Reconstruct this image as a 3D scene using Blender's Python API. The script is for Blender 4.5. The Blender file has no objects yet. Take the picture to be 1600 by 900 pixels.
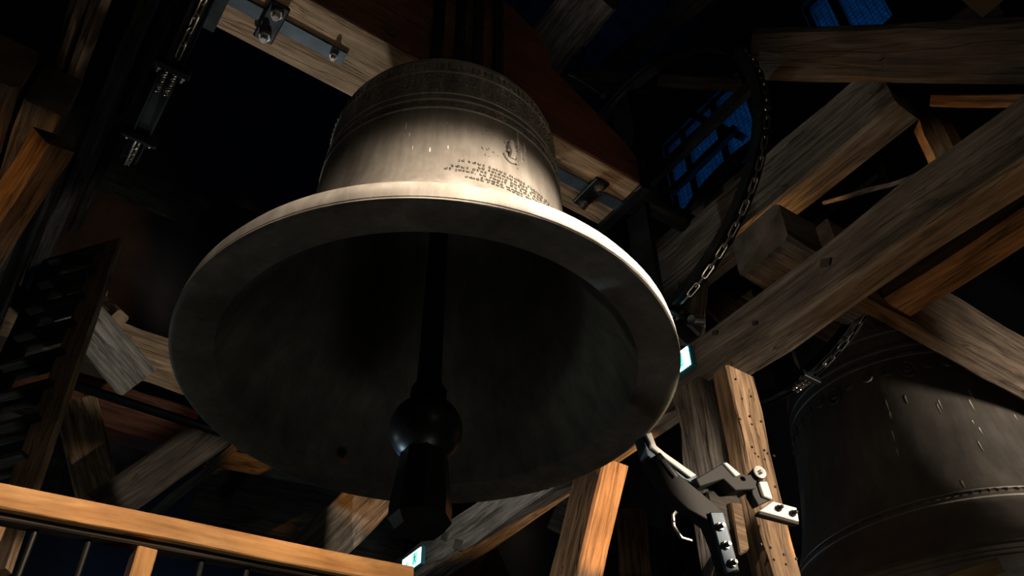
import bpy, math, random
from mathutils import Vector, Matrix
R_ = math.radians
random.seed(7)
S = bpy.context.scene
COL = S.collection

# ------------------------------------------------------------------ camera
# world frame: X along the bells' headstocks, Y along the frame beams, Z up
FPX, PITCH, ROLL, YAW = 1359.6, 0.72796, -0.01167, R_(35)
CAM = Vector((0, 0, 1.6))
cp, sp, cr, sr = math.cos(PITCH), math.sin(PITCH), math.cos(ROLL), math.sin(ROLL)
RZ = Matrix.Rotation(-YAW, 3, 'Z')
_right, _fwd, _up = Vector((1, 0, 0)), Vector((0, cp, sp)), Vector((0, -sp, cp))
CR = RZ @ (cr * _right + sr * _up)
CU = RZ @ (-sr * _right + cr * _up)
CF = RZ @ _fwd
cd = bpy.data.cameras.new('camera')
cam = bpy.data.objects.new('camera', cd); COL.objects.link(cam)
cd.sensor_width = 36; cd.lens = 36 * FPX / 1600; cd.clip_end = 200; cd.clip_start = .05
cam.matrix_world = Matrix(((CR.x, CU.x, -CF.x, CAM.x), (CR.y, CU.y, -CF.y, CAM.y), (CR.z, CU.z, -CF.z, CAM.z), (0, 0, 0, 1)))
S.camera = cam
S.view_settings.view_transform = 'Standard'; S.view_settings.look = 'None'
S.view_settings.gamma = 1; S.view_settings.use_curve_mapping = False
S.view_settings.exposure = 0.0

# ------------------------------------------------------------------ world: deep blue dusk sky
w = bpy.data.worlds.new('dusk'); S.world = w; w.use_nodes = True
bg = w.node_tree.nodes['Background']
bg.inputs[0].default_value = (.006, .13, .52, 1); bg.inputs[1].default_value = 3.0

# ------------------------------------------------------------------ belfry lamps and added fill lights, all unseen
def spot(name, loc, to, watts, col, angle, blend=.5, rad=.06):
    l = bpy.data.lights.new(name, 'SPOT'); l.energy = watts; l.color = col
    l.spot_size = R_(angle); l.spot_blend = blend; l.shadow_soft_size = rad
    o = bpy.data.objects.new(name, l); COL.objects.link(o); o.location = loc
    o.rotation_euler = (Vector(to) - Vector(loc)).to_track_quat('-Z', 'Y').to_euler()
    return o
def point(name, loc, watts, col, rad=.08):
    l = bpy.data.lights.new(name, 'POINT'); l.energy = watts; l.color = col; l.shadow_soft_size = rad
    o = bpy.data.objects.new(name, l); COL.objects.link(o); o.location = loc
WARM, AMBER, WHITE, COOL = (1, .81, .65), (1, .46, .13), (1, .87, .72), (.55, .8, 1)
spot('bell_spot', (1.85, .05, 4.45), (1.55, 1.75, 3.45), 2000, WARM, 76, 1.0, .008)
spot('bell_wash_spot', (.15, .2, 4.55), (.95, 1.75, 3.75), 260, WARM, 62, 1.0, .008)
spot('amber_uplight', (3.6, .6, 1.5), (3.1, .85, 4.5), 52, AMBER, 56, .8, .06)
spot('amber_brace_spot', (3.35, 1.85, 2.95), (2.99, 3.35, 3.99), 400, (1, .43, .1), 28, .3, .04)
spot('post_spot', (4.1, -.2, 3.9), (2.95, 2.3, 3.5), 640, (1, .8, .6), 33, .2, .04)
spot('great_bell_spot', (5.55, -1.0, 2.55), (4.95, 1.9, 3.95), 900, WARM, 42, .6, .22)
spot('great_bell_back_spot', (3.5, 5.2, 3.4), (4.2, 3.0, 4.2), 14, COOL, 40, .6, .06)  # added cool edge light for the great bell's left side
spot('rail_spot', (.35, -.6, 3.95), (.52, 2.2, 2.42), 430, (1, .68, .42), 36, .35, .05)
spot('sole_spot', (1.0, 4.4, 4.3), (1.2, 2.6, 5.6), 62, (1, .93, .82), 100, .6, .05)
spot('far_beam_spot', (1.1, 4.5, 4.6), (.55, 6.0, 5.75), 40, (1, .92, .8), 48, .6, .05)
spot('beam_spot', (1.6, 4.0, 4.05), (2.9, 4.35, 4.35), 44, (1, .97, .9), 80, .8, .05)  # added spot to brighten the low end of the long beam
spot('amber_high', (3.3, 2.5, 5.02), (3.32, 1.5, 5.33), 24, AMBER, 70, .6, .04)  # added close to the bearing beam to turn its underside orange
point('rim_back_lamp', (-.6, 5.3, 3.1), 9, (.85, 1, .95))
point('blue_fill', (2.3, 9.0, 4.6), 9, (.12, .4, 1))  # added blue fill for the dark area behind the railing
spot('ladder_spot', (.95, 1.5, 2.55), (.2, 4.3, 3.45), 16, WARM, 22, .6, .04)  # added to brighten the ladder's right stringer
point('floor_fill', (1.6, 1.2, .35), 14, (.97, 1, .94), .3)  # added soft fill standing in for bounce off the floor
spot('left_amber', (-1.5, 2.7, 3.4), (-.36, 3.55, 4.72), 45, AMBER, 22, .6, .06)
spot('clapper_back_spot', (.6, 4.4, 2.5), (1.35, 2.617, 3.42), 45, COOL, 7, .3, .03)
point('frame_fill', (.9, -1.4, 4.1), 4.5, (1, .93, .84), .4)  # added dim fill standing in for bounced light on the timbers

# ------------------------------------------------------------------ helpers
def ray(px, py):
    return CF + CR * ((px - 800) / FPX) - CU * ((py - 450) / FPX)
def at(px, py, depth):
    return CAM + ray(px, py) * depth
def on(px, py, ax, v):
    i = 'xyz'.index(ax); d = ray(px, py)
    return CAM + d * ((v - CAM[i]) / d[i])
WM = {}
def wm(o):
    return WM.get(o.name, Matrix.Identity(4)) if o else Matrix.Identity(4)
def place(o, parent, M):
    COL.objects.link(o)
    if parent:
        o.parent = parent; o.matrix_basis = wm(parent).inverted() @ M
    else:
        o.matrix_basis = M
    WM[o.name] = M
def tag(o, label, cat, group=None, kind=None):
    if label: o['label'] = label
    if cat: o['category'] = cat
    if group: o['group'] = group
    if kind: o['kind'] = kind
    return o
def thing(name, loc, label, cat, group=None, rz=0):
    o = bpy.data.objects.new(name, None); o.empty_display_size = .1
    place(o, None, Matrix.Translation(loc) @ Matrix.Rotation(rz, 4, 'Z'))
    return tag(o, label, cat, group)
class MB:
    def __init__(s): s.v = []; s.f = []
    def add(s, v, f, M=None):
        n = len(s.v)
        s.v += [tuple(M @ Vector(p)) if M else tuple(p) for p in v]
        s.f += [tuple(i + n for i in q) for q in f]
        return s
    def box(s, lo, hi, M=None):
        x0, y0, z0 = lo; x1, y1, z1 = hi
        v = [(x0, y0, z0), (x1, y0, z0), (x1, y1, z0), (x0, y1, z0), (x0, y0, z1), (x1, y0, z1), (x1, y1, z1), (x0, y1, z1)]
        return s.add(v, [(0, 3, 2, 1), (4, 5, 6, 7), (0, 1, 5, 4), (1, 2, 6, 5), (2, 3, 7, 6), (3, 0, 4, 7)], M)
    def prism(s, pts, ext, M=None):
        """closed polygon pts (3D) swept along the vector ext"""
        n = len(pts); e = Vector(ext)
        a = [Vector(p) for p in pts]
        nrm = Vector((0, 0, 0))
        for i in range(n): nrm += a[i].cross(a[(i + 1) % n])
        if nrm.dot(e) > 0: a.reverse()
        v = [tuple(p) for p in a] + [tuple(p + e) for p in a]
        f = [tuple(range(n)), tuple(range(2 * n - 1, n - 1, -1))]
        f += [((i + 1) % n, i, i + n, (i + 1) % n + n) for i in range(n)]
        return s.add(v, f, M)
    def lathe(s, prof, n=32, M=None, closed=False):
        """prof: (r, z) from bottom to top"""
        v = []; f = []; m = len(prof)
        for r, z in prof:
            for k in range(n):
                t = 2 * math.pi * k / n; v.append((r * math.cos(t), r * math.sin(t), z))
        for i in range(m if closed else m - 1):
            i2 = (i + 1) % m
            for k in range(n):
                k2 = (k + 1) % n
                f.append((i * n + k, i * n + k2, i2 * n + k2, i2 * n + k))
        if not closed:
            if prof[0][0] > 1e-6: f.append(tuple(reversed(range(n))))
            if prof[-1][0] > 1e-6: f.append(tuple((m - 1) * n + k for k in range(n)))
        return s.add(v, f, M)
    def tube(s, path, r, n=8, M=None, closed=False):
        path = [Vector(p) for p in path]; m = len(path); v = []; f = []
        nrm = None
        for i, p in enumerate(path):
            a = path[(i - 1) % m] if (closed or i > 0) else p
            b = path[(i + 1) % m] if (closed or i < m - 1) else p
            t = (b - a).normalized()
            if nrm is None:
                nrm = t.orthogonal().normalized()
            nrm = (nrm - t * nrm.dot(t)).normalized()
            bi = t.cross(nrm)
            for k in range(n):
                q = 2 * math.pi * k / n; v.append(tuple(p + nrm * (r * math.cos(q)) + bi * (r * math.sin(q))))
        for i in range(m if closed else m - 1):
            i2 = (i + 1) % m
            for k in range(n):
                k2 = (k + 1) % n; f.append((i * n + k, i * n + k2, i2 * n + k2, i2 * n + k))
        if not closed:
            f.append(tuple(reversed(range(n)))); f.append(tuple((m - 1) * n + k for k in range(n)))
        return s.add(v, f, M)
    def build(s, name, mat, parent=None, M=None, smooth=False, bevel=0, kind=None):
        me = bpy.data.meshes.new(name); me.from_pydata(s.v, [], s.f); me.update()
        me.materials.append(mat)
        o = bpy.data.objects.new(name, me)
        place(o, parent, M or Matrix.Identity(4))
        if smooth:
            me.shade_smooth()
            try: me.set_sharp_from_angle(angle=R_(35))
            except Exception: pass
        if bevel:
            b = o.modifiers.new('b', 'BEVEL'); b.width = bevel; b.segments = 1; b.limit_method = 'ANGLE'
        if kind: o['kind'] = kind
        return o
def frame(A, B, up=(0, 0, 1)):
    """matrix at A: local X towards B, local Z near up"""
    A = Vector(A); x = (Vector(B) - A).normalized(); u = Vector(up)
    y = u.cross(x)
    if y.length < 1e-4: y = Vector((0, 1, 0)).cross(x)
    y.normalize(); z = x.cross(y)
    return Matrix(((x.x, y.x, z.x, A.x), (x.y, y.y, z.y, A.y), (x.z, y.z, z.z, A.z), (0, 0, 0, 1)))
def loft(L, w, h, c=.012, a=.006, seed=0, taper=1.0, seg=None, notch=()):
    """hewn timber of length L along X, w in Y, h in Z: chamfered section, slightly wavy"""
    rnd = random.Random(seed); n = seg or max(4, min(26, int(L / .22)))
    mb = MB(); v = []; f = []
    for i in range(n + 1):
        x = L * i / n; k = 1 + (taper - 1) * i / n
        hw, hh = w * k / 2, h * k / 2
        dz = dy = 0
        for (x0, x1, d) in notch:
            if x0 <= x <= x1: dz = -d
        j = lambda: rnd.uniform(-a, a)
        cc = c * rnd.uniform(.6, 1.5)
        ys = [(-hw + cc, -hh), (hw - cc, -hh), (hw, -hh + cc), (hw, hh - cc + dz), (hw - cc, hh + dz), (-hw + cc, hh + dz), (-hw, hh - cc + dz), (-hw, -hh + cc)]
        oy, oz = j(), j()
        for (y, z) in ys: v.append((x, y + oy + j() * .5, z + oz + j() * .5))
    for i in range(n):
        for k in range(8):
            k2 = (k + 1) % 8; f.append((i * 8 + k, i * 8 + k2, i * 8 + 8 + k2, i * 8 + 8 + k))
    f.append(tuple(reversed(range(8)))); f.append(tuple(n * 8 + k for k in range(8)))
    f = [tuple(reversed(q)) for q in f]
    return mb.add(v, f)
_seed = [10]
def beam(name, A, B, w, h, mat, label=None, cat='beam', group=None, up=(0, 0, 1), c=.012, a=.006, parent=None, taper=1.0, notch=()):
    A, B = Vector(A), Vector(B); _seed[0] += 1
    o = loft((B - A).length, w, h, c, a, _seed[0], taper, notch=notch).build(name, mat, parent, frame(A, B, up))
    if label: tag(o, label, cat, group, 'thing')
    return o
def ybeam(name, x0, x1, z0, z1, y0, y1, mat, label=None, **k):
    return beam(name, ((x0 + x1) / 2, y0, (z0 + z1) / 2), ((x0 + x1) / 2, y1, (z0 + z1) / 2), x1 - x0, z1 - z0, mat, label, **k)
def xbeam(name, y0, y1, z0, z1, x0, x1, mat, label=None, **k):
    return beam(name, (x0, (y0 + y1) / 2, (z0 + z1) / 2), (x1, (y0 + y1) / 2, (z0 + z1) / 2), y1 - y0, z1 - z0, mat, label, **k)
def pbeam(name, p0, d0, p1, d1, w, h, mat, label=None, cat='beam', **k):
    """slanting timber between two surveyed points (pixel, distance along the view axis)"""
    A, B = at(p0[0], p0[1], d0), at(p1[0], p1[1], d1)
    mid = ((A + B) / 2 - CAM).normalized()
    return beam(name, A, B, w, h, mat, label, cat, up=-mid, **k)

# ------------------------------------------------------------------ materials
def newmat(name):
    m = bpy.data.materials.new(name); m.use_nodes = True
    nt = m.node_tree; return m, nt, nt.nodes['Principled BSDF']
def N(nt, t, **k):
    n = nt.nodes.new(t)
    for a, b in k.items():
        if a in n.inputs: n.inputs[a].default_value = b
        else: setattr(n, a, b)
    return n
def ramp(nt, fac, stops):
    r = nt.nodes.new('ShaderNodeValToRGB'); e = r.color_ramp.elements
    while len(e) < len(stops): e.new(.5)
    for i, (p, c) in enumerate(stops):
        e[i].position = p; e[i].color = (*c, 1)
    nt.links.new(fac, r.inputs[0]); return r
def wood(name, lo, hi, dark, rough=.8, crack=.55, scale=1.0, bump=.5, grainx=.9):
    m, nt, b = newmat(name); L = nt.links.new
    tc = N(nt, 'ShaderNodeTexCoord'); oi = N(nt, 'ShaderNodeObjectInfo')
    mul = N(nt, 'ShaderNodeMath', operation='MULTIPLY'); mul.inputs[1].default_value = 37; L(oi.outputs['Random'], mul.inputs[0])
    add = N(nt, 'ShaderNodeVectorMath', operation='ADD'); L(tc.outputs['Object'], add.inputs[0]); L(mul.outputs[0], add.inputs[1])
    mp = N(nt, 'ShaderNodeMapping'); mp.inputs['Scale'].default_value = (grainx * scale, 14 * scale, 14 * scale); L(add.outputs[0], mp.inputs[0])
    g = N(nt, 'ShaderNodeTexNoise', Scale=2.2, Detail=9, Roughness=.65); g.inputs['Distortion'].default_value = .6; L(mp.outputs[0], g.inputs[0])
    mp2 = N(nt, 'ShaderNodeMapping'); mp2.inputs['Scale'].default_value = (1.6, 3.2, 3.2); L(add.outputs[0], mp2.inputs[0])
    p = N(nt, 'ShaderNodeTexNoise', Scale=1.6, Detail=5, Roughness=.6); L(mp2.outputs[0], p.inputs[0])
    r1 = ramp(nt, g.outputs[0], [(.3, dark), (.5, lo), (.68, hi)])
    r2 = ramp(nt, p.outputs[0], [(.3, (.45, .45, .45)), (.62, (1.1, 1.1, 1.1))])
    mx = N(nt, 'ShaderNodeMix', data_type='RGBA', blend_type='MULTIPLY'); mx.inputs[0].default_value = .85
    L(r1.outputs[0], mx.inputs[6]); L(r2.outputs[0], mx.inputs[7])
    # long drying cracks
    mp3 = N(nt, 'ShaderNodeMapping'); mp3.inputs['Scale'].default_value = (.5, 7 * scale, 7 * scale); L(add.outputs[0], mp3.inputs[0])
    k = N(nt, 'ShaderNodeTexNoise', Scale=1.5, Detail=4, Roughness=.5); k.inputs['Distortion'].default_value = .4; L(mp3.outputs[0], k.inputs[0])
    ck = ramp(nt, k.outputs[0], [(.485, (1, 1, 1)), (.5, (0, 0, 0)), (.515, (1, 1, 1))])
    m2 = N(nt, 'ShaderNodeMix', data_type='RGBA', blend_type='MULTIPLY'); m2.inputs[0].default_value = crack
    L(mx.outputs[2], m2.inputs[6]); L(ck.outputs[0], m2.inputs[7])
    # sawn ends: smooth, darker end grain
    sx = N(nt, 'ShaderNodeSeparateXYZ'); L(tc.outputs['Normal'], sx.inputs[0])
    ab = N(nt, 'ShaderNodeMath', operation='ABSOLUTE'); L(sx.outputs[0], ab.inputs[0])
    gt = N(nt, 'ShaderNodeMath', operation='GREATER_THAN'); gt.inputs[1].default_value = .7; L(ab.outputs[0], gt.inputs[0])
    re = ramp(nt, p.outputs[0], [(.3, tuple(.75 * q for q in dark)), (.7, lo)])
    me = N(nt, 'ShaderNodeMix', data_type='RGBA'); L(gt.outputs[0], me.inputs[0]); L(m2.outputs[2], me.inputs[6]); L(re.outputs[0], me.inputs[7])
    L(me.outputs[2], b.inputs['Base Color'])
    b.inputs['Roughness'].default_value = rough; b.inputs['Specular IOR Level'].default_value = .25
    hsum = N(nt, 'ShaderNodeMath', operation='MULTIPLY_ADD'); hsum.inputs[1].default_value = .8
    L(ck.outputs[0], hsum.inputs[0]); L(g.outputs[0], hsum.inputs[2])
    bp = N(nt, 'ShaderNodeBump'); bp.inputs['Strength'].default_value = bump; bp.inputs['Distance'].default_value = .012
    inv = N(nt, 'ShaderNodeMath', operation='MULTIPLY_ADD'); inv.inputs[1].default_value = -bump; inv.inputs[2].default_value = bump
    L(gt.outputs[0], inv.inputs[0]); L(inv.outputs[0], bp.inputs['Strength'])
    L(hsum.outputs[0], bp.inputs['Height']); L(bp.outputs[0], b.inputs['Normal'])
    return m
def metal(name, c1, c2, rough, metallic=1.0, nscale=9, bump=.1):
    m, nt, b = newmat(name); L = nt.links.new
    tc = N(nt, 'ShaderNodeTexCoord')
    n = N(nt, 'ShaderNodeTexNoise', Scale=nscale, Detail=6, Roughness=.65); L(tc.outputs['Object'], n.inputs[0])
    r = ramp(nt, n.outputs[0], [(.35, c1), (.65, c2)]); L(r.outputs[0], b.inputs['Base Color'])
    b.inputs['Metallic'].default_value = metallic; b.inputs['Roughness'].default_value = rough
    if bump:
        bp = N(nt, 'ShaderNodeBump'); bp.inputs['Strength'].default_value = bump; bp.inputs['Distance'].default_value = .004
        L(n.outputs[0], bp.inputs['Height']); L(bp.outputs[0], b.inputs['Normal'])
    return m
def bronze(name, c1, c2, c3, rough=.5, metallic=.35):
    m, nt, b = newmat(name); L = nt.links.new
    tc = N(nt, 'ShaderNodeTexCoord')
    n = N(nt, 'ShaderNodeTexNoise', Scale=2.2, Detail=8, Roughness=.6); L(tc.outputs['Object'], n.inputs[0])
    mp = N(nt, 'ShaderNodeMapping'); mp.inputs['Scale'].default_value = (9, 9, .8); L(tc.outputs['Object'], mp.inputs[0])
    s = N(nt, 'ShaderNodeTexNoise', Scale=1.3, Detail=6, Roughness=.7); L(mp.outputs[0], s.inputs[0])
    f = N(nt, 'ShaderNodeTexNoise', Scale=60, Detail=4, Roughness=.7); L(tc.outputs['Object'], f.inputs[0])
    mixf = N(nt, 'ShaderNodeMath', operation='MULTIPLY_ADD'); mixf.inputs[1].default_value = .45; L(s.outputs[0], mixf.inputs[0])
    half = N(nt, 'ShaderNodeMath', operation='MULTIPLY'); half.inputs[1].default_value = .55; L(n.outputs[0], half.inputs[0]); L(half.outputs[0], mixf.inputs[2])
    r = ramp(nt, mixf.outputs[0], [(.36, c1), (.52, c2), (.66, c3)]); L(r.outputs[0], b.inputs['Base Color'])
    b.inputs['Metallic'].default_value = metallic
    rr = N(nt, 'ShaderNodeMapRange'); rr.inputs['To Min'].default_value = rough - .08; rr.inputs['To Max'].default_value = rough + .15
    L(n.outputs[0], rr.inputs[0]); L(rr.outputs[0], b.inputs['Roughness'])
    bp = N(nt, 'ShaderNodeBump'); bp.inputs['Strength'].default_value = .12; bp.inputs['Distance'].default_value = .004
    L(f.outputs[0], bp.inputs['Height']); L(bp.outputs[0], b.inputs['Normal'])
    return m
def plain(name, c, rough=.6, metallic=0, emit=0, ecol=None):
    m, nt, b = newmat(name); b.inputs['Base Color'].default_value = (*c, 1)
    b.inputs['Roughness'].default_value = rough; b.inputs['Metallic'].default_value = metallic
    if emit:
        b.inputs['Emission Color'].default_value = (*(ecol or c), 1); b.inputs['Emission Strength'].default_value = emit
    return m
def stone(name, c1, c2):
    m, nt, b = newmat(name); L = nt.links.new
    tc = N(nt, 'ShaderNodeTexCoord')
    n = N(nt, 'ShaderNodeTexNoise', Scale=1.1, Detail=9, Roughness=.7); L(tc.outputs['Object'], n.inputs[0])
    r = ramp(nt, n.outputs[0], [(.3, c1), (.7, c2)]); L(r.outputs[0], b.inputs['Base Color']); b.inputs['Roughness'].default_value = .95
    bp = N(nt, 'ShaderNodeBump'); bp.inputs['Strength'].default_value = .4; L(n.outputs[0], bp.inputs['Height']); L(bp.outputs[0], b.inputs['Normal'])
    return m
OLD = wood('old_grey_oak', (.13, .118, .102), (.24, .218, .19), (.03, .026, .022))
BROWN = wood('brown_oak', (.20, .13, .075), (.34, .23, .14), (.05, .03, .017))
DARKW = wood('dark_oak', (.05, .045, .04), (.09, .08, .07), (.014, .012, .01))  # plain dark oak tone
PALE = wood('pale_new_oak', (.42, .29, .18), (.58, .43, .29), (.16, .10, .06), .7, .35)
HEAD = wood('varnished_headstock_oak', (.10, .036, .018), (.15, .06, .03), (.035, .013, .008), .5, .25)
RAIL = wood('fresh_rail_oak', (.56, .32, .13), (.74, .48, .23), (.38, .19, .07), .55, .0, 1.0, .12, 1.6)
STEEL = metal('black_steel', (.018, .022, .026), (.04, .048, .055), .42, .8)
BLUEST = metal('blued_steel', (.045, .07, .10), (.08, .12, .16), .5, .4)
MATTE = plain('matte_black_paint', (.006, .007, .008), .7)
ZINC = metal('zinc_bolt', (.45, .46, .46), (.7, .7, .68), .28, 1.0, 40)
CHAINM = metal('chain_steel', (.28, .27, .25), (.55, .53, .48), .32, 1.0, 30)
IRON = metal('clapper_iron', (.02, .02, .02), (.04, .039, .037), .35, .3, 14)
WHITEP = plain('white_and_lit_steel', (.72, .72, .70), .5)  # white of the sign figure; on the hammer, lamplight put into colour
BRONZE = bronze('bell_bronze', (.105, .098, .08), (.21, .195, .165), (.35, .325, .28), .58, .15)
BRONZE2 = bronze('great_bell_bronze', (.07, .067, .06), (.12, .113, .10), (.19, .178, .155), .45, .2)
STAIN = plain('lime_drip', (.62, .58, .5), .8)
UMBER = wood('umber_oak', (.10, .078, .055), (.17, .135, .098), (.028, .02, .014))
STONE = stone('dark_stone', (.035, .034, .032), (.085, .08, .075))
PLANKM = wood('dark_plank', (.055, .06, .058), (.09, .095, .09), (.02, .022, .022), .85)
RED = plain('red_cable', (.35, .05, .02), .5)

# ------------------------------------------------------------------ setting
def struct(name, mb, mat): 
    o = mb.build(name, mat); o['kind'] = 'structure'; return o
struct('floor', MB().box((-5, -5.3, -.3), (12.3, 10.3, 0)), STONE)
struct('ceiling', MB().box((-5, -5.3, 17), (12.3, 10.3, 17.3)), PLANKM)
struct('wall_back', MB().box((-5, 10, 0), (12.3, 10.3, 17)), STONE)
struct('wall_left', MB().box((-5, -5, 0), (-4.7, 10, 17)), STONE)
struct('wall_front', MB().box((-5, -5.3, 0), (12.3, -5, 17)), STONE)
# right wall with two tall openings to the dusk sky
WX = 9.0
ops = [(5.35, 7.5, 13.3, 15.5), (2.5, 3.8, 13.6, 15.6)]
wr = MB()
ys = [-5, 2.5, 3.8, 5.35, 7.5, 10]
for i in range(len(ys) - 1):
    hole = [q for q in ops if q[0] == ys[i]]
    if hole:
        q = hole[0]; wr.box((WX, ys[i], 0), (WX + .5, ys[i + 1], q[2])); wr.box((WX, ys[i], q[3]), (WX + .5, ys[i + 1], 17))
    else: wr.box((WX, ys[i], 0), (WX + .5, ys[i + 1], 17))
struct('wall_right', wr, STONE)
for k, (y0, y1, z0, z1) in enumerate(ops):
    fr = MB()
    fr.box((WX + .1, y0, z0), (WX + .2, y0 + .08, z1)).box((WX + .1, y1 - .08, z0), (WX + .2, y1, z1))
    fr.box((WX + .1, y0, z0), (WX + .2, y1, z0 + .08)).box((WX + .1, y0, z1 - .08), (WX + .2, y1, z1))
    wnd = struct('window_%d' % (k + 1), fr, DARKW)
    yy = y0 + .7
    while yy < y1 - .3:
        MB().box((WX + .08, yy, z0), (WX + .2, yy + .16, z1)).build('mullion', DARKW, wnd); yy += .85
    net = MB()
    n = int((y1 - y0) / .11)
    for i in range(n):
        y = y0 + (i + .5) * (y1 - y0) / n; net.box((WX + .3, y - .004, z0), (WX + .308, y + .004, z1))
    n = int((z1 - z0) / .11)
    for i in range(n):
        z = z0 + (i + .5) * (z1 - z0) / n; net.box((WX + .3, y0, z - .004), (WX + .308, y1, z + .004))
    net.build('netting', DARKW, wnd, kind='stuff')

# ------------------------------------------------------------------ bells
AX = Vector((1.407, 2.617, 3.70))
PROF = [(1.026, 0), (1.034, .006), (1.034, .013), (1.025, .015), (1.025, .019), (1.032, .021), (1.031, .05), (1.024, .085), (1.004, .122), (.952, .18), (.87, .255), (.785, .342), (.717, .43), (.665, .53), (.64, .60), (.622, .70),
        (.61, .82), (.602, .95), (.595, 1.08), (.600, 1.085), (.600, 1.093), (.594, 1.097), (.592, 1.145), (.597, 1.15), (.597, 1.157), (.591, 1.162), (.588, 1.20), (.592, 1.203), (.592, 1.208), (.587, 1.212),
        (.583, 1.30), (.579, 1.38), (.583, 1.384), (.583, 1.39), (.578, 1.394), (.574, 1.45), (.577, 1.455), (.577, 1.463), (.571, 1.468), (.566, 1.50), (.552, 1.53), (.52, 1.552), (.36, 1.58), (.0, 1.59)]
INNER = [(1.015, -.004), (.93, .004), (.865, .022), (.85, .06), (.82, .13), (.77, .24), (.69, .36), (.62, .48), (.57, .62), (.545, .8), (.53, 1.0), (.52, 1.2), (.51, 1.38), (.47, 1.47), (.3, 1.5), (0, 1.5)]
def rad(prof, h):
    for (r0, h0), (r1, h1) in zip(prof, prof[1:]):
        if h0 <= h <= h1: return r0 + (r1 - r0) * (h - h0) / max(1e-9, h1 - h0)
    return prof[-1][0]
def bell_body(scale, prof, n=128):
    pr = [(0.0, 1.50)] + [(r, z) for r, z in reversed(INNER[:-1])] + prof
    return MB().lathe([(r * scale, z * scale) for r, z in pr], n)
def wrapped(mb, az, h):
    """flat verts (x along, y up, z out) wrapped on the bell at azimuth az (deg), height h"""
    out = []
    for x, y, z in mb.v:
        rr = rad(PROF, h + y) + z; t = R_(az) + x / rad(PROF, h)
        out.append((rr * math.cos(t), rr * math.sin(t), h + y))
    mb.v = out; return mb
def text_mesh(s, size):
    c = bpy.data.curves.new('t', 'FONT'); c.body = s; c.size = size; c.align_x = 'CENTER'; c.extrude = .006; c.space_character = 1.5; c.resolution_u = 2
    o = bpy.data.objects.new('t', c); COL.objects.link(o)
    dg = bpy.context.evaluated_depsgraph_get(); me = bpy.data.meshes.new_from_object(o.evaluated_get(dg))
    mb = MB().add([tuple(v.co) for v in me.vertices], [tuple(p.vertices) for p in me.polygons])
    bpy.data.objects.remove(o); bpy.data.meshes.remove(me); return mb

bell = thing('bell', AX, 'large pale bronze bell with a raised prayer, hanging in the centre', 'bell', 'hanging bells')
MBELL = Matrix.Translation(AX)
bell_body(1, PROF).build('bell_body', BRONZE, bell, MBELL, smooth=True)
ROWS = [('JE VOUS SALUE MARIE PLEINE DE GRACE', .695), ('LE SEIGNEUR EST AVEC VOUS', .669), ('VOUS ETES BENIE ENTRE TOUTES LES FEMMES', .643),
        ('ET JESUS, LE FRUIT DE VOS ENTRAILLES EST BENI', .617), ('SAINTE MARIE MERE DE DIEU', .591), ('PRIEZ POUR NOUS PAUVRES PECHEURS', .566)]
for s, h in ROWS:
    o = wrapped(text_mesh(s, .0215), -86, h).build('inscription_line', BRONZE, bell, MBELL)
    o['label'] = 'raised line of lettering ' + s.title()
rnd = random.Random(3)
# upper frieze of small palmettes, dense ornament rows and the lower lettered border
def relief_row(name, h0, hh, az0, az1, step, depth, wob=.3, lab=None):
    big = MB(); az = az0
    while az < az1:
        q = MB(); ww = step * R_(1) * .58 * rnd.uniform(.6, 1.1) * .58
        k = hh * rnd.uniform(1 - wob, 1)
        a = rnd.uniform(-.4, .4) * ww
        q.prism([(-ww / 2, 0, 0), (ww / 2, 0, 0), (ww / 3 + a, k * .55, 0), (ww / 2 + a, k, 0), (-ww / 2 + a, k, 0), (-ww / 4, k * .5, 0)], (0, 0, depth))
        wrapped(q, az, h0); big.add(q.v, q.f); az += step * rnd.uniform(.85, 1.2)
    o = big.build(name, BRONZE, bell, MBELL, kind='stuff')
    if lab: o['label'] = lab
relief_row('palmette_frieze', 1.396, .055, 0, 360, 2.9, .008, .15)
for h in (1.225, 1.255, 1.285, 1.315, 1.345):
    relief_row('ornament_row', h, .022, -165, -20, 2.1, .006)
relief_row('border_row', 1.103, .034, 0, 360, 3.0, .006)
# oval medallion with a standing figure
md = MB()
oval = [(.036 * math.cos(t) , .074 * math.sin(t), .004) for t in [2 * math.pi * k / 28 for k in range(28)]]
md.tube(oval[16:27], .008, 6); md.tube(oval[2:12], .005, 6)
md.tube([(0, -.06, .004), (.006, -.02, .012), (-.004, .02, .012), (0, .045, .01)], .016, 8)
md.tube([(-.022, -.062, .006), (0, -.07, .01), (.03, -.066, .006)], .007, 6)
md.tube([(-.02, -.01, .008), (.012, .012, .014), (.02, .02, .01)], .007, 6)
md.add(*(lambda q: (q.v, q.f))(MB().lathe([(0, -.012), (.009, -.008), (.012, 0), (.009, .008), (0, .012)], 10, Matrix.Translation((0, .06, .012)))))
wrapped(md, -90, .885).build('medallion', BRONZE, bell, MBELL, smooth=True)
fl = MB()
for k in range(26):
    a = rnd.uniform(0, 6.28); d = rnd.uniform(.075, .16)
    x, y = d * math.cos(a) * .8, d * math.sin(a) * .85
    fl.tube([(x, y, .001), (x + rnd.uniform(-.012, .012), y + rnd.uniform(.004, .016), .003)], .0028, 5)
wrapped(fl, -94, .885).build('ray_ornament', BRONZE, bell, MBELL, kind='stuff')
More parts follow.
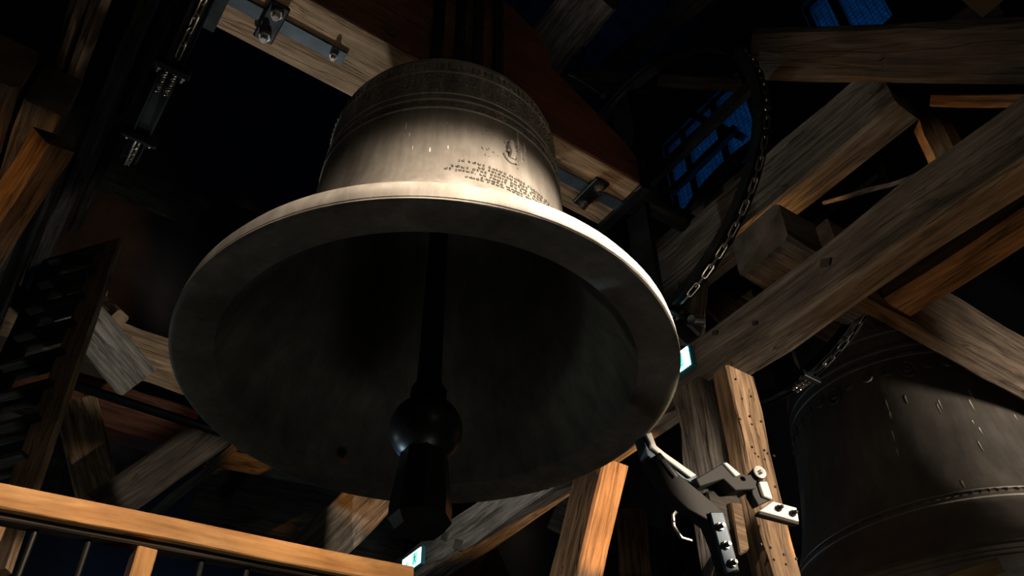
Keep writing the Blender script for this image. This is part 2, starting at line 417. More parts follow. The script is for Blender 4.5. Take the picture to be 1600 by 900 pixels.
# lime drips running down the waist
for az, h, L, ww in ((-85.2, 1.075, .125, .010), (-81.5, 1.03, .085, .006), (-84, .93, .07, .004), (-124, .78, .035, .008), (-117, .80, .026, .007), (-135, .98, .05, .005), (-133, .9, .03, .004), (-118, .97, .012, .003), (-131, .8, .03, .004)):
    q = MB(); m = 7; pts = []
    for i in range(m + 1): pts.append((ww * (.25 + .75 * math.sin(math.pi * (i + .6) / (m + 1.2))) * rnd.uniform(.7, 1.1) / 2, -L * i / m, 0))
    poly = [(-x, y, .0006) for x, y, z in pts] + [(x, y, .0006) for x, y, z in reversed(pts)]
    q.prism(poly, (0, 0, .0008)); wrapped(q, az, h).build('drip_stain', STAIN, bell, MBELL)
cn = MB()
for k in range(4):
    a = k * math.pi / 2 + .785; c, s_ = math.cos(a), math.sin(a)
    cn.tube([(.1 * c, .1 * s_, 1.56), (.26 * c, .26 * s_, 1.6), (.3 * c, .3 * s_, 1.72), (.2 * c, .2 * s_, 1.84)], .05, 10)
cn.lathe([(.12, 1.56), (.12, 1.85)], 20)
cn.build('crown', BRONZE, bell, MBELL, smooth=True)

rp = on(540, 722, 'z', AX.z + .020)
MB().lathe([(.024, -.004), (.022, .004), (.008, .006)], 14, Matrix.Translation(rp) @ Matrix.Rotation(math.pi, 4, 'X')).build('orange_patch', plain('orange_brown', (.32, .15, .05), .8), bell)  # small orange-brown disc on the inner lip
clap = thing('bell_clapper', (AX.x, AX.y, 3.03), 'dark iron clapper with a round ball and a flared tail under the pale bell', 'clapper')
MC = Matrix.Translation((AX.x, AX.y, 0))
MB().lathe([(.055, 3.60), (.05, 3.8), (.046, 4.4), (.045, 5.16)], 16).build('shaft', IRON, clap, MC, smooth=True)
MB().lathe([(.06, 3.585), (.078, 3.60), (.078, 3.66), (.055, 3.70)], 8).build('collar', IRON, clap, MC, smooth=True)
MB().lathe([(0, 3.338)] + [(.146 * math.sin(t), 3.48 - .142 * math.cos(t)) for t in [math.pi * k / 18 for k in range(1, 18)]] + [(0, 3.622)], 32).build('ball', IRON, clap, MC, smooth=True)
MB().lathe([(.09, 3.05), (.118, 3.09), (.118, 3.14), (.105, 3.25), (.088, 3.40)], 8, Matrix.Rotation(R_(22), 4, 'Z')).build('tail', IRON, clap, MC)

A2 = Vector((5.10, 2.617, 3.27)); K2 = 2.6 / 2.06
bell2 = thing('bell', A2, 'huge dark bronze bell behind the timbers at lower right', 'bell', 'hanging bells')
M2 = Matrix.Translation(A2)
P2 = [(1.03, 0), (1.034, .02), (1.03, .05), (1.02, .055), (1.018, .075), (1.012, .08), (1.008, .1), (.995, .105), (.985, .125), (.97, .13), (.90, .215), (.85, .28), (.83, .30), (.79, .365), (.785, .37), (.765, .405), (.768, .41), (.762, .425), (.745, .45), (.748, .455), (.74, .47), (.70, .57), (.665, .70), (.64, .85), (.62, 1.0), (.605, 1.15), (.595, 1.27),
      (.60, 1.275), (.60, 1.29), (.59, 1.295), (.588, 1.33), (.594, 1.335), (.594, 1.35), (.584, 1.355), (.578, 1.44), (.583, 1.445), (.583, 1.455), (.574, 1.46), (.56, 1.50), (.5, 1.54), (.3, 1.57), (0, 1.58)]
bell_body(K2, P2).build('bell_body', BRONZE2, bell2, M2, smooth=True)
def wrap2(mb, az, h):
    out = []
    for x, y, z in mb.v:
        rr = (rad(P2, h + y) + z) * K2; t = R_(az) + x / rad(P2, h)
        out.append((rr * math.cos(t), rr * math.sin(t), (h + y) * K2))
    mb.v = out; return mb
gar = MB()
for az in range(0, 360, 9):
    q = MB(); big = (az // 9) % 4 == 0
    s_ = .034 if big else .022
    q.tube([(s_ * math.cos(t), (s_ * 1.35 if big else s_) * math.sin(t) + (0 if big else .012), .003) for t in [2 * math.pi * k / 14 for k in range(14)]], .006, 5, closed=True)
    q.tube([(s_ * .45 * math.cos(t), s_ * .5 * math.sin(t) + (0 if big else .012), .003) for t in [2 * math.pi * k / 8 for k in range(8)]], .006, 5, closed=True)
    wrap2(q, az, 1.19); gar.add(q.v, q.f)
gar.build('garland_relief', BRONZE2, bell2, M2, kind='stuff', smooth=True)
bt = MB(); az = 0
while az < 360:
    q = MB(); ww = rnd.uniform(.008, .014); q.prism([(-ww, -.008, 0), (ww, -.008, 0), (ww * rnd.uniform(.2, 1), .008, 0), (-ww * rnd.uniform(.2, 1), .008, 0)], (0, 0, .005))
    wrap2(q, az, .438); bt.add(q.v, q.f); az += rnd.uniform(2.2, 3.4)
bt.build('border_row', BRONZE2, bell2, M2, kind='stuff')
for i in range(26):
    az, h, L, ww = rnd.uniform(-160, -70), rnd.uniform(.5, 1.1), rnd.uniform(.015, .07), rnd.uniform(.002, .004)
    q = MB(); q.prism([(-ww, 0, .0006), (0, -L, .0006), (ww, 0, .0006), (ww * .6, L * .2, .0006)], (0, 0, .0008))
    wrap2(q, az, h).build('drip_stain', STAIN, bell2, M2)

# ------------------------------------------------------------------ headstocks
def bolt_mb(r, l):
    return MB().lathe([(r, 0), (r, l * .45), (r * .62, l * .46), (r * .55, l)], 6)
def headstock(cx, label, zb=5.55):
    M0 = Matrix.Translation((cx, AX.y, zb))
    t = thing('bell_headstock', (cx, AX.y, zb), label, 'headstock', 'bell headstocks')
    half = [(-1.265, 0), (1.265, 0), (1.265, .21), (1.18, .32), (.62, .68), (.55, .95), (.3, 1.12), (-.3, 1.12), (-.55, .95), (-.62, .68), (-1.18, .32), (-1.265, .21)]
    MB().prism([(x, -.205, z) for x, z in half], (0, .41, 0)).build('yoke_beam', HEAD, t, M0, bevel=.008)
    MB().box((-1.265, -.2, -.012), (1.265, .2, -.0005)).build('sole_board', PALE, t, M0)
    for sx in (-1, 1):
        MB().box((min(sx * .62, sx * 1.27), -.038, -.03), (max(sx * .62, sx * 1.27), .038, -.012)).build('strap', BLUEST, t, M0)
        br = MB().box((sx * 1.02 - .05, -.12, -.055), (sx * 1.02 + .05, .12, -.03)).build('clamp_plate', STEEL, t, M0, bevel=.006)
        for yy in (-.075, .075):
            bolt_mb(.032, .055).build('bolt', ZINC, br, M0 @ Matrix.Translation((sx * 1.02, yy, -.055)) @ Matrix.Rotation(math.pi, 4, 'X'))
        e = bolt_mb(.022, .05).build('bolt', ZINC, t, M0 @ Matrix.Translation((sx * .68, 0, -.03)) @ Matrix.Rotation(math.pi, 4, 'X'))
        MB().box((min(sx * 1.24, sx * 1.30), -.215, -.05), (max(sx * 1.24, sx * 1.30), .215, .23)).build('end_band', STEEL, t, M0)
        MB().lathe([(.07, 0), (.07, .62)], 20).build('gudgeon', STEEL, t, M0 @ Matrix.Translation((sx * 1.28, 0, .17)) @ Matrix.Rotation(sx * math.pi / 2, 4, 'Y'), smooth=True)
    for xx in (-.2, -.06, .06, .2):
        MB().box((xx - .03, -.232, -.28), (xx + .03, -.207, 1.2)).build('hanger_strap', STEEL, t, M0)
    for xx in (-.47, .47):
        MB().lathe([(.042, 0), (.042, .004)], 16).build('bolt_hole', DARKW, t, M0 @ Matrix.Translation((xx, -.206, .10)) @ Matrix.Rotation(math.pi / 2, 4, 'X'))
    return t
headstock(1.40, 'red-brown oak headstock with pale underside carrying the pale bell')
headstock(5.10, 'red-brown oak headstock carrying the huge dark bell')

# ------------------------------------------------------------------ swing wheels with chains, clamps and springs
WC = Vector((0, AX.y, 5.72)); WR = 1.06
def wp(x, t, r): return Vector((x, WC.y + r * math.cos(R_(t)), WC.z + r * math.sin(R_(t))))
LINK = None
def link_mesh():
    pts = []
    for k in range(8): a = -math.pi / 2 + math.pi * k / 7; pts.append((.030 + .013 * math.cos(a), .013 * math.sin(a), 0))
    for k in range(8): a = math.pi / 2 + math.pi * k / 7; pts.append((-.030 + .013 * math.cos(a), .013 * math.sin(a), 0))
    return MB().tube(pts, .0048, 6, closed=True)
def chain(path_fn, n, root_loc, label, grp):
    t = thing('chain', root_loc, label, 'chain', grp)
    global LINK
    for i in range(n):
        p, q = path_fn(i), path_fn(i + 1); mid = (p + q) / 2
        M = frame(mid, q, (1, 0, 0)) @ Matrix.Rotation(R_(45) + (i % 2) * math.pi / 2, 4, 'X')
        if LINK is None:
            o = link_mesh().build('link', CHAINM, t, M, smooth=True); LINK = o.data
        else:
            o = bpy.data.objects.new('link', LINK); place(o, t, M)
    return t
def helix(p, q, r, turns, n=10):
    M = frame(p, q); L = (Vector(q) - Vector(p)).length
    return MB().tube([M @ Vector((L * i / (turns * n), r * math.cos(2 * math.pi * i / n), r * math.sin(2 * math.pi * i / n))) for i in range(turns * n + 1)], .0035, 5)
def wheel(x, label, clamps, face=-1):
    t = thing('swing_wheel', (x, WC.y, WC.z), label, 'wheel', 'swing wheels')
    MX = Matrix.Translation((x, WC.y, WC.z)) @ Matrix.Rotation(math.pi / 2, 4, 'Y')
    w2 = .034
    MB().lathe([(WR - .05, -w2), (WR, -w2), (WR, w2), (WR - .05, w2)], 96, MX, closed=True).build('rim', STEEL, t, smooth=True)
    for sgn in (-1, 1):
        MB().lathe([(WR - .004, sgn * w2 - .004), (WR + .014, sgn * w2 - .004), (WR + .014, sgn * w2 + .004), (WR - .004, sgn * w2 + .004)], 96, MX, closed=True).build('rim_flange', STEEL, t, smooth=True)
    MB().lathe([(.16, -.05), (.16, .05)], 24, MX).build('hub', STEEL, t, smooth=True)
    for a in (90, 180, 270, 0):
        ww = .085 if a in (90, 270) else .045
        M = Matrix.Translation((x, WC.y, WC.z)) @ Matrix.Rotation(R_(a), 4, 'X')
        MB().box((-.02, .12, -ww), (.02, WR - .03, ww)).build('spoke', STEEL, t, M)
    for (tc, extra) in clamps:
        pm = wp(x, tc, WR + .012); M = frame(pm, wp(x, tc + 3, WR + .012), (pm - wp(x, tc, 0)).normalized())
        # local X along the rim, Y across (world x), Z outward
        c = MB().box((-.014, -.075, -.02), (.014, .075, .03), M).build('spring_clamp', STEEL, t, bevel=.004)
        for yy in (-.05, .05):
            bolt_mb(.014, .03).build('bolt', ZINC, c, M @ Matrix.Translation((.014, yy, .012)) @ Matrix.Rotation(math.pi / 2, 4, 'Y'))
        if extra:
            for yy in (-.018, .018):
                helix(M @ Vector((.016, yy, .012)), M @ Vector((.13, yy, .012)), .010, 9).build('spring', CHAINM, t, smooth=True)
    return t
def wheel_chain(x, t0, t1, label):
    step = math.degrees(.064 / (WR + .022))
    n = int((t1 - t0) / step)
    return chain(lambda i: wp(x, t0 + i * step, WR + .022), n, wp(x, t1, WR + .03), label, 'wheel chains')
wheel(2.80, 'black steel swing wheel beyond the right end of the headstock', [(262, True)])
wheel_chain(2.80, 160, 260.5, 'steel chain lying on the rim of the black wheel in the middle of the frame')
wheel(.045, 'black steel swing wheel seen edge-on at the left end of the headstock', [(262, True), (287, False)])
wheel_chain(.045, 225, 260.5, 'steel chain on the edge-on wheel above its spring clamp')
step_ = math.degrees(.064 / (WR + .03))
chain(lambda i: wp(.045, 289 + i * step_ * .6, WR + .024 + .006 * (i % 2)), 10, wp(.045, 300, WR), 'short slack chain end below the lowest clamp of the edge-on wheel', 'wheel chains')
wheel(3.90, 'black steel swing wheel beside the huge dark bell', [(262, True)])
wheel_chain(3.90, 215, 260.5, 'steel chain on the wheel in front of the huge dark bell')

# ------------------------------------------------------------------ main frame timbers, right side
LONG = ybeam('frame_beam', 2.9, 3.09, 4.21, 4.50, -1.5, 9.9, OLD, 'long grey frame beam running across from upper right behind the pale bell', notch=((2.3, 2.5, .03), (3.1, 3.3, .02)), c=.02, a=.008)
ybeam('frame_beam', 3.22, 3.42, 5.30, 5.70, 1.10, 9.9, OLD, 'thick grey bearing beam beyond the right swing wheel', c=.02, a=.008)
ybeam('frame_beam', 3.30, 3.52, 4.32, 4.6, -1.5, 1.58, BROWN, 'brown beam close behind the long grey beam at right', c=.02)
xbeam('cross_beam', 1.60, 1.68, 4.30, 4.80, 3.09, 5.12, UMBER, 'broad brown plank beam crossing in front of the huge dark bell', c=.01)
beam('cross_beam', (3.0, 1.97, 4.89), (3.8, 1.93, 4.89), .36, .28, OLD, 'grey cross beam end resting under the thick bearing beam', c=.02)
# posts under the frame beam
POST = beam('post', (3.0, 2.33, 0), (3.0, 2.33, 4.21), .11, .2, BROWN, 'brown plank post with nail holes beside the huge dark bell', 'post', up=(1, 0, 0))
nh = MB()
for px, py in ((1178, 566), (1150, 592), (1174, 619), (1176, 698), (1195, 703), (1200, 708), (1210, 712), (1212, 760), (1190, 850), (1205, 855), (1226, 866), (1245, 873), (1172, 650), (1190, 658)):
    nh.lathe([(.006, 0), (.006, .006)], 6, Matrix.Translation(on(px, py, 'y', 2.228)) @ Matrix.Rotation(-math.pi / 2, 4, 'X'))
nh.build('nail_hole', STEEL, POST, kind='stuff')
beam('post', (2.93, 2.52, 0), (2.93, 2.52, 4.21), .2, .16, OLD, 'dark square post behind the nail-holed plank post', 'post', up=(1, 0, 0))
beam('brace', (2.99, 3.36, 4.22), (2.99, 4.25, 2.55), .185, .26, BROWN, 'slanting oak brace glowing orange under the long grey beam', 'brace', up=(0, -1, 1))
# upper right
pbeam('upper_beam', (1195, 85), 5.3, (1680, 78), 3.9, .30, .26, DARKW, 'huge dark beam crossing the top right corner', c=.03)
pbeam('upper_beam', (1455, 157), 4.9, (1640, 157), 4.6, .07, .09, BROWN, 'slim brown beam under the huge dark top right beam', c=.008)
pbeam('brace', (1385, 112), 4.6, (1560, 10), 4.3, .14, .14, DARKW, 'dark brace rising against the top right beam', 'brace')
BS = on(1535, 350, 'z', 4.64)
pbeam('brace', (1458, 200), 5.3, (1535, 350), (BS - CAM).dot(CF), .2, .2, PALE, 'pale rounded brace stub above the long grey beam', 'brace', c=.04)
beam('brace', on(1286, 318, 'x', 3.40), on(1432, 277, 'x', 3.04), .02, .02, OLD, 'thin grey batten above the long grey beam', 'batten', c=.004)
# upper middle
pbeam('upper_beam', (845, 95), 8.6, (940, -25), 7.6, .48, .3, OLD, 'grey-brown beam end above the headstock at top centre', c=.03)
pbeam('upper_beam', (880, 128), 9.5, (1010, 128), 9.3, .26, .2, DARKW, 'dark cross beam behind the headstock near the swing wheel', c=.02)
pbeam('upper_beam', (1030, 125), 9.6, (1160, 132), 9.3, .16, .16, BROWN, 'short brown beam seen through the middle swing wheel', c=.02)
pbeam('brace', (950, 110), 9.8, (1110, -20), 8.8, .24, .2, DARKW, 'dark brace climbing over the middle swing wheel', 'brace')
beam('brace', on(1050, 165, 'x', WX - .05), on(1160, 215, 'x', WX - .05), .12, .14, DARKW, 'thin dark strut across the blue window', 'strut')
beam('brace', on(1050, 300, 'x', WX - .2), on(1150, 200, 'x', WX - .2), .12, .16, DARKW, 'thin dark strut below the blue window', 'strut')
pbeam('brace', (990, 420), 6.5, (1180, 262), 5.5, .09, .06, DARKW, 'dark iron-grey rail behind the middle swing wheel', 'rail')
for k in range(6):
    u = k / 5; p = (1010 + 125 * u, 405 - 105 * u); d = 6.35 - .7 * u
    A, B = at(p[0], p[1], d), at(p[0], p[1], d) - Vector((0, 0, .45))
    o = MB().tube([A, B], .01, 6).build('hanging_rod', STEEL); tag(o, 'thin rod below the dark rail, %s from the pale bell rim' % ('first', 'second', 'third', 'fourth', 'fifth', 'sixth')[k], 'rod', 'rods hanging below the dark rail')
# lower middle: braces behind the clapper
pbeam('brace', (745, 850), 7.2, (700, 960), 6.6, .22, .2, OLD, 'grey brace under the long beam, right of the lit exit sign', 'brace')
pbeam('brace', (750, 850), 7.4, (800, 960), 6.8, .22, .2, OLD, 'grey brace leaning right beside the lit exit sign', 'brace')
pbeam('brace', (880, 800), 8.2, (1060, 880), 7.4, .4, .3, DARKW, 'dark brown timber behind the orange brace', 'brace')
pbeam('brace', (985, 800), 7.2, (1000, 960), 6.8, .25, .2, BROWN, 'short brown timber right of the orange brace foot', 'brace')
pbeam('post', (1085, 420), 5.75, (1075, 525), 5.35, .2, .2, OLD, 'grey post above the long beam beside the pale bell rim', 'post')
pbeam('brace', (1100, 450), 6.6, (1165, 505), 6.2, .25, .16, BROWN, 'brown wedge timber above the long beam', 'brace')

# ------------------------------------------------------------------ exit signs on the long beam
SIGN = plain('sign_glow', (.1, .9, .95), .4, 0, 7.0, (.45, .93, 1.0))
SGREEN = plain('sign_green', (.02, .5, .3), .4, 0, 2.2, (.12, .9, .55))
SBODY = plain('sign_housing', (.05, .22, .3), .3)
for (y0, y1, lab) in ((5.27, 5.56, 'glowing emergency exit sign low on the long beam near the railing'), (2.46, 2.75, 'glowing emergency exit sign behind the rim of the pale bell')):
    z0, z1 = (4.28, 4.42) if y0 > 4 else (4.31, 4.45)
    t = thing('exit_sign', (2.87, (y0 + y1) / 2, z0), lab, 'sign', 'emergency exit signs')
    MB().box((2.866, y0, z0), (2.9, y1, z1)).build('housing', SBODY, t, bevel=.004)
    MB().box((2.861, y0 + .012, z0 + .012), (2.866, y1 - .012, z1 - .012)).build('light_panel', SIGN, t)
    x0 = 2.8605; yc = (y0 + y1) / 2; zc = (z0 + z1) / 2
    pic = MB()
    def P(pts): pic.prism([(x0, yc - a, zc + b) for a, b in pts], (.0015, 0, 0))
    P([(.02, -.045), (.09, -.045), (.09, .045), (.02, .045)])                       # doorway
    pic.build('doorway', SGREEN, t); pic = MB()
    P([(-.10, .008), (-.06, .008), (-.06, .025), (-.035, 0), (-.06, -.025), (-.06, -.008), (-.10, -.008)])   # arrow
    pic.build('arrow', SGREEN, t)
    man = MB()
    def Q(pts): man.prism([(x0 - .0008, yc - a, zc + b) for a, b in pts], (.0015, 0, 0))
    Q([(.05 + .008 * math.cos(k * .785), .032 + .008 * math.sin(k * .785)) for k in range(8)])
    Q([(.045, .022), (.06, .02), (.056, -.008), (.043, -.006)])
    Q([(.044, -.004), (.054, -.004), (.040, -.04), (.03, -.04)]); Q([(.05, -.004), (.06, -.006), (.075, -.03), (.066, -.034)])
    Q([(.044, .02), (.046, .012), (.028, 0), (.026, .006)]); Q([(.058, .02), (.074, .004), (.07, 0), (.055, .012)])
    man.build('running_figure', WHITEP, t, kind='stuff')

# ------------------------------------------------------------------ electric hammer on the posts
ham = thing('bell_hammer', on(1090, 760, 'y', 2.1), 'black steel bell hammer bracket with lit edges drawn in white bolted to the posts', 'hammer')
def plate(name, pts, y, th, mat, parent=None, bevel=.003):
    return MB().prism([on(px, py, 'y', y) for px, py in pts], (0, th, 0)).build(name, mat, parent or ham, bevel=bevel)
plate('curved_arm', [(1004, 682), (1016, 676), (1024, 698), (1036, 708), (1090, 744), (1085, 756), (1040, 735), (1013, 712)], 2.12, .05, BLUEST)
plate('lit_arm_edge', [(1009, 678), (1018, 675), (1026, 696), (1038, 706), (1089, 742), (1080, 746), (1035, 712), (1020, 700)], 2.105, .014, WHITEP)  # edges catching the lamp, with that light put into white colour
big = plate('hammer_arm', [(1012, 720), (1032, 706), (1060, 740), (1120, 790), (1134, 806), (1156, 892), (1136, 897), (1122, 850), (1106, 812), (1075, 795), (1050, 772)], 2.06, .05, MATTE)
plate('lit_edge_strip', [(1035, 717), (1038, 716), (1060, 743), (1057, 746)], 2.045, .01, WHITEP)
fac = plate('bolt_plate', [(1110, 800), (1130, 800), (1155, 890), (1136, 896)], 2.045, .014, BLUEST)
for px, py in ((1123, 824), (1132, 853), (1142, 881)):
    p = on(px, py, 'y', 2.045); bolt_mb(.016, .028).build('bolt', ZINC, fac, Matrix.Translation(p) @ Matrix.Rotation(math.pi / 2, 4, 'X'))
plate('clevis', [(1088, 748), (1132, 722), (1164, 742), (1186, 740), (1180, 764), (1150, 766), (1131, 748), (1094, 760)], 2.10, .10, MATTE)
plate('lit_clevis_edge', [(1131, 723), (1136, 722), (1158, 741), (1150, 744)], 2.09, .012, WHITEP)
plate('pivot_bracket', [(1172, 742), (1190, 744), (1207, 780), (1186, 790), (1176, 772)], 2.12, .04, MATTE)
plate('lit_bracket_face', [(1186, 752), (1199, 752), (1208, 780), (1194, 775)], 2.105, .014, WHITEP)
RM = Matrix.Translation(on(1187, 738, 'y', 2.08)) @ Matrix.Rotation(R_(-18), 4, 'Z') @ Matrix.Rotation(math.pi / 2, 4, 'X')
rol = MB().lathe([(.030, -.05), (.030, 0)], 24).build('roller', MATTE, ham, RM, smooth=True)
MB().lathe([(.029, 0), (.029, .003), (.026, .005)], 24).build('lit_roller_face', WHITEP, rol, RM, smooth=True)  # white colour stands in for lamplight on the roller's end
MB().lathe([(.01, 0), (.01, .02)], 10).build('roller_pin', ZINC, ham, Matrix.Translation(on(1186, 739, 'y', 2.045)) @ Matrix.Rotation(math.pi / 2, 4, 'X'))
ft = plate('foot_plate', [(1187, 798), (1208, 783), (1245, 793), (1249, 815)], 2.12, .03, WHITEP)  # lamplight on the plate is put into its white colour
plate('foot_edge', [(1187, 799), (1249, 816), (1249, 820), (1186, 803)], 2.118, .03, MATTE)
for px, py in ((1215, 795), (1237, 803)):
    bolt_mb(.014, .03).build('bolt', MATTE, ft, Matrix.Translation(on(px, py, 'y', 2.12)) @ Matrix.Rotation(math.pi / 2, 4, 'X'))
hd = thing('hammer_block', on(1140, 820, 'y', 2.2), 'dark brown wooden block behind the bolted hammer arm', 'block')
MB().prism([on(px, py, 'y', 2.16) for px, py in ((1104, 768), (1140, 752), (1158, 782), (1172, 860), (1158, 868), (1132, 815), (1112, 800))], (0, .12, 0)).build('block', DARKW, hd, bevel=.01)
MB().prism([on(px, py, 'y', 2.14) for px, py in ((1142, 784), (1160, 786), (1172, 858), (1156, 866))], (0, .05, 0)).build('wedge', BROWN, hd, bevel=.006)
hk = MB().tube([on(px, py, 'y', 2.5) for px, py in ((1062, 792), (1052, 805), (1053, 822), (1064, 840), (1080, 845))], .008, 8).build('cable_loop', CHAINM, ham, smooth=True)
hk = MB().tube([on(px, py, 'y', 2.4) for px, py in ((1045, 778), (1052, 772), (1072, 790))], .004, 6).build('wire_hook', CHAINM, ham, smooth=True)
mt = thing('motor_box', at(1075, 505, 5.28), 'small black motor box beside the pale bell rim', 'motor')
MB().box((-.1, -.06, -.06), (.1, .06, .06), Matrix.Rotation(.5, 4, 'Y')).build('casing', STEEL, mt, Matrix.Translation(at(1070, 508, 5.28)), bevel=.015)
MB().lathe([(.03, 0), (.03, .1)], 14).build('shaft_end', ZINC, mt, Matrix.Translation(at(1080, 500, 5.15)) @ Matrix.Rotation(1.2, 4, 'Y'))

# ------------------------------------------------------------------ oak railing, lower left
YR = 2.2
rl = thing('railing', (.8, YR, 1.5), 'fresh oak railing with black round balusters at lower left', 'railing')
p0, p1 = on(-40, 773, 'y', YR), on(640, 905, 'y', YR)
def tb(name, A, B, w, h, mat): return beam(name, A, B, w, h, mat, parent=rl, c=.004, a=.0015)
tb('top_rail', p0, p1, .05, .060, RAIL)
tb('lower_batten', p0 + Vector((0, .02, -.038)), p1 + Vector((0, .02, -.038)), .045, .018, DARKW)  # dark colour stands for the shade under the top rail
pt = on(228, 850, 'y', YR); tb('rail_post', (pt.x, YR + .002, 1.5), (pt.x, YR + .002, pt.z - .025), .047, .080, RAIL)
pt = on(1000, 1010, 'y', YR); 
for px, py in ((58, 822), (140, 842), (316, 874), (386, 890), (-22, 806), (455, 905)):
    p = on(px, py, 'y', YR + .022); MB().tube([(p.x, p.y, 1.5), (p.x, p.y, p.z + .02)], .008, 10).build('baluster', STEEL, rl, smooth=True)
st = struct('floor_2', MB().box((-2.5, YR - .1, 1.4), (2.4, YR + 1.0, 1.5)), PLANKM)
nb = beam('post', on(0, 820, 'y', 2.6) - Vector((.02, 0, 1.0)), on(0, 812, 'y', 2.6) - Vector((.02, 0, 0)), .075, .09, PALE, 'pale post end below the railing at the left edge', 'post', up=(0, -1, 0))  # drawn in the plain pale oak

# ------------------------------------------------------------------ left side timbers
ybeam('frame_beam', -.375, -.325, 5.30, 5.72, 1.5, 5.6, BROWN, 'narrow lit brown board on the bearing beam at upper left', c=.008, a=.005)
ybeam('frame_beam', -.46, -.385, 5.31, 5.70, 1.4, 3.35, BROWN, 'dim brown bearing beam with a rounded end at upper left', c=.02)
ybeam('frame_beam', -.33, -.24, 5.30, 5.62, 3.9, 6.4, OLD, 'grey beam end trailing down at the far left', c=.015, a=.01)
ybeam('frame_beam', -.30, -.17, 6.9, 7.2, 3.0, 8.0, OLD, 'dim grey beam between the left boards and the edge-on wheel', c=.02)
ybeam('frame_beam', -.14, -.05, 7.4, 7.7, 2.5, 7.0, DARKW, 'dark beam right beside the edge-on wheel', c=.02)
ybeam('frame_beam', -.80, -.50, 5.0, 5.3, 3.27, 8.0, BROWN, 'brown beam end at the left edge, left of a narrow gap', c=.02)
ybeam('frame_beam', -.47, -.29, 5.0, 5.29, 3.31, 8.0, OLD, 'pale brown beam end at the left edge, right of a narrow gap', c=.015)
xbeam('cross_beam', 2.35, 2.72, 6.0, 6.3, -3.0, -.62, BROWN, 'dim beam end in the top left corner', c=.02)
beam('brace', at(84, 218, 4.0), at(-30, 400, 4.1), .15, .15, BROWN, 'brown brace glowing orange at the left edge', 'brace', up=(-.6, -.7, -.2), c=.015)
rc = MB().tube([on(px, py, 'z', 7.39) for px, py in ((205, 143), (209, 152), (203, 165), (192, 180), (178, 192), (160, 206))], .007, 6).build('electric_cable', RED, smooth=True)
tag(rc, 'thin red cable hanging beside the edge-on wheel', 'cable')
# ladder
ld = thing('ladder', at(0, 870, 4.2), 'steep dark wooden ladder stair rising at the left edge', 'ladder')
A, B = at(-12, 900, 4.0), at(174, 380, 6.2)
side = (at(120, 395, 6.2) - B).normalized()
beam('stringer', A, B, .05, .16, PALE, parent=ld, up=side, c=.004, a=.002)  # pale oak stands in for lamplight on this stringer's edge
w_ = side * .42
beam('stringer', A + w_, B + w_, .035, .16, DARKW, parent=ld, up=side, c=.004, a=.002)
dn = (B - A).normalized().cross(side).normalized()
for k in range(10):
    c0 = A + (B - A) * ((k + .6) / 10)
    beam('tread', c0 + side * .02, c0 + w_ - side * .02, .16, .03, DARKW, parent=ld, up=(0, 0, 1), c=.003, a=.001)
# far timbers, left
xbeam('far_beam', 6.0, 6.25, 5.73, 5.93, -.5, 3.2, PALE, 'pale horizontal beam left of the bell rim, upper board', c=.006)
xbeam('far_beam', 5.98, 6.2, 5.60, 5.722, -.5, 3.2, PALE, 'pale horizontal beam left of the bell rim, lower board', c=.006)
xbeam('far_beam', 6.3, 6.5, 5.2, 5.58, -.5, 1.3, HEAD, 'dark red-brown board below the pale horizontal beams', c=.006)
pbeam('brace', (100, 462), 6.1, (214, 596), 6.35, .30, .22, OLD, 'grey brace with sawn end left of the bell rim', 'brace', c=.01)
pbeam('brace', (158, 440), 7.0, (152, 500), 7.0, .1, .1, PALE, 'short pale upright stub beside the ladder top', 'brace')
pbeam('far_beam', (150, 470), 6.9, (185, 500), 6.6, .14, .12, PALE, 'pale corner piece beside the ladder top', 'brace')
pp = MB().tube([on(80, 590, 'y', 5.0), on(345, 676, 'y', 5.0)], .03, 12).build('pipe', STEEL, smooth=True); tag(pp, 'dark blue-grey pipe running behind the bell rim at left', 'pipe')
pbeam('brace', (120, 640), 6.05, (162, 800), 5.5, .27, .2, BROWN, 'dim brown brace above the railing at left', 'brace', c=.02)
pbeam('brace', (345, 670), 5.7, (150, 800), 5.15, .24, .2, DARKW, 'dark brace slanting down to the railing', 'brace', c=.02)
pbeam('brace', (365, 700), 6.68, (236, 808), 6.2, .07, .08, OLD, 'thin grey-green batten slanting above the railing', 'batten', c=.006)
pbeam('far_beam', (320, 740), 7.0, (640, 810), 6.9, .75, .15, DARKW, 'wide dark boarding behind the bell rim above the railing', 'boarding', c=.01)
pbeam('far_beam', (330, 712), 6.74, (640, 775), 6.64, .14, .10, OLD, 'grey edge beam along the dark boarding', 'beam', c=.01)
pbeam('brace', (590, 765), 6.2, (470, 885), 5.6, .33, .2, OLD, 'grey brace slanting behind the railing left of the clapper', 'brace', c=.015)
pbeam('far_beam', (120, 255), 8.6, (480, 395), 8.2, .35, .2, PLANKM, 'dark far beam high behind the bell at left', c=.02)
pbeam('post', (90, 640), 8.0, (60, 800), 7.4, .3, .2, DARKW, 'dark post behind the ladder foot', 'post')

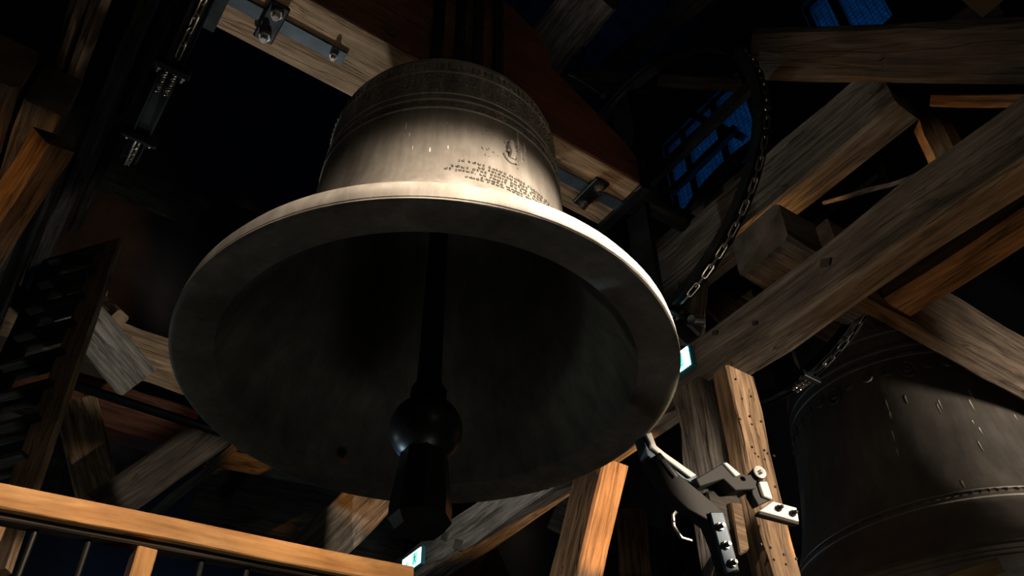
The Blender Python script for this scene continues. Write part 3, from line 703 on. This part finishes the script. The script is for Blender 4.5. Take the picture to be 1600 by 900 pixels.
pbeam('handrail', (1440, 925), 2.6, (1556, 886), 2.7, .05, .05, RAIL, 'blurred fresh oak handrail end at the bottom right edge', 'handrail', c=.004, a=.001)

# added unseen lamp bodies whose front plate blocks light below the bell's lip
def floodlight(loc, rz, label):
    fl_ = thing('floodlight', loc, label, 'lamp', 'added light blockers')
    MF = Matrix.Translation(loc) @ Matrix.Rotation(R_(rz), 4, 'Z')
    MB().box((-.2, -.16, -.18), (.2, -.09, .13), MF).build('housing', MATTE, fl_, bevel=.01)
    MB().box((-.42, -.09, -.176), (.42, .35, -.162), MF).build('light_blocker', MATTE, fl_)
    MB().box((-.22, -.14, -.2), (-.2, -.1, 0), MF).box((.2, -.14, -.2), (.22, -.1, 0), MF).box((-.22, -.14, -.22), (.22, -.1, -.2), MF).build('yoke_bracket', MATTE, fl_)
floodlight((1.85, .05, 4.45), 0, 'added black lamp body with a light-blocking plate, facing the pale bell, unseen above the view')
floodlight((.15, .2, 4.55), -28, 'black floodlight with a visor aimed at the bell\'s left flank, above the view')

# wooden pegs in the long beam and small ironwork
for px, py, r in ((696, 838, .045), (716, 851, .05), (1291, 411, .03), (1118, 520, .018), (1180, 505, .015)):
    p = on(px, py, 'x', 2.9)
    MB().box((-.012, -r, -r * .7), (.02, r, r * .7)).build('peg', DARKW, LONG, Matrix.Translation(p) @ Matrix.Rotation(.5, 4, 'X'), bevel=.004)
ib = thing('iron_bracket', at(903, 120, 6.0), 'small iron bracket with a thin rod behind the headstock at top centre', 'bracket')
MB().tube([at(912, 76, 5.9), at(901, 118, 5.8)], .022, 8).build('bracket_arm', STEEL, ib)
MB().tube([at(888, 116, 5.85), at(900, 121, 5.8), at(942, 148, 5.7)], .006, 6).build('rod', CHAINM, ib)
MB().lathe([(.02, -.012), (.02, .012)], 10, Matrix.Translation(at(942, 149, 5.7))).build('nut', CHAINM, ib)
tr = MB().tube([on(1002, 291, 'y', 2.40), on(945, 339, 'y', 2.83)], .006, 6).build('tie_rod', CHAINM, smooth=True)
tag(tr, 'thin pale rod slanting across the right end of the headstock underside', 'rod')
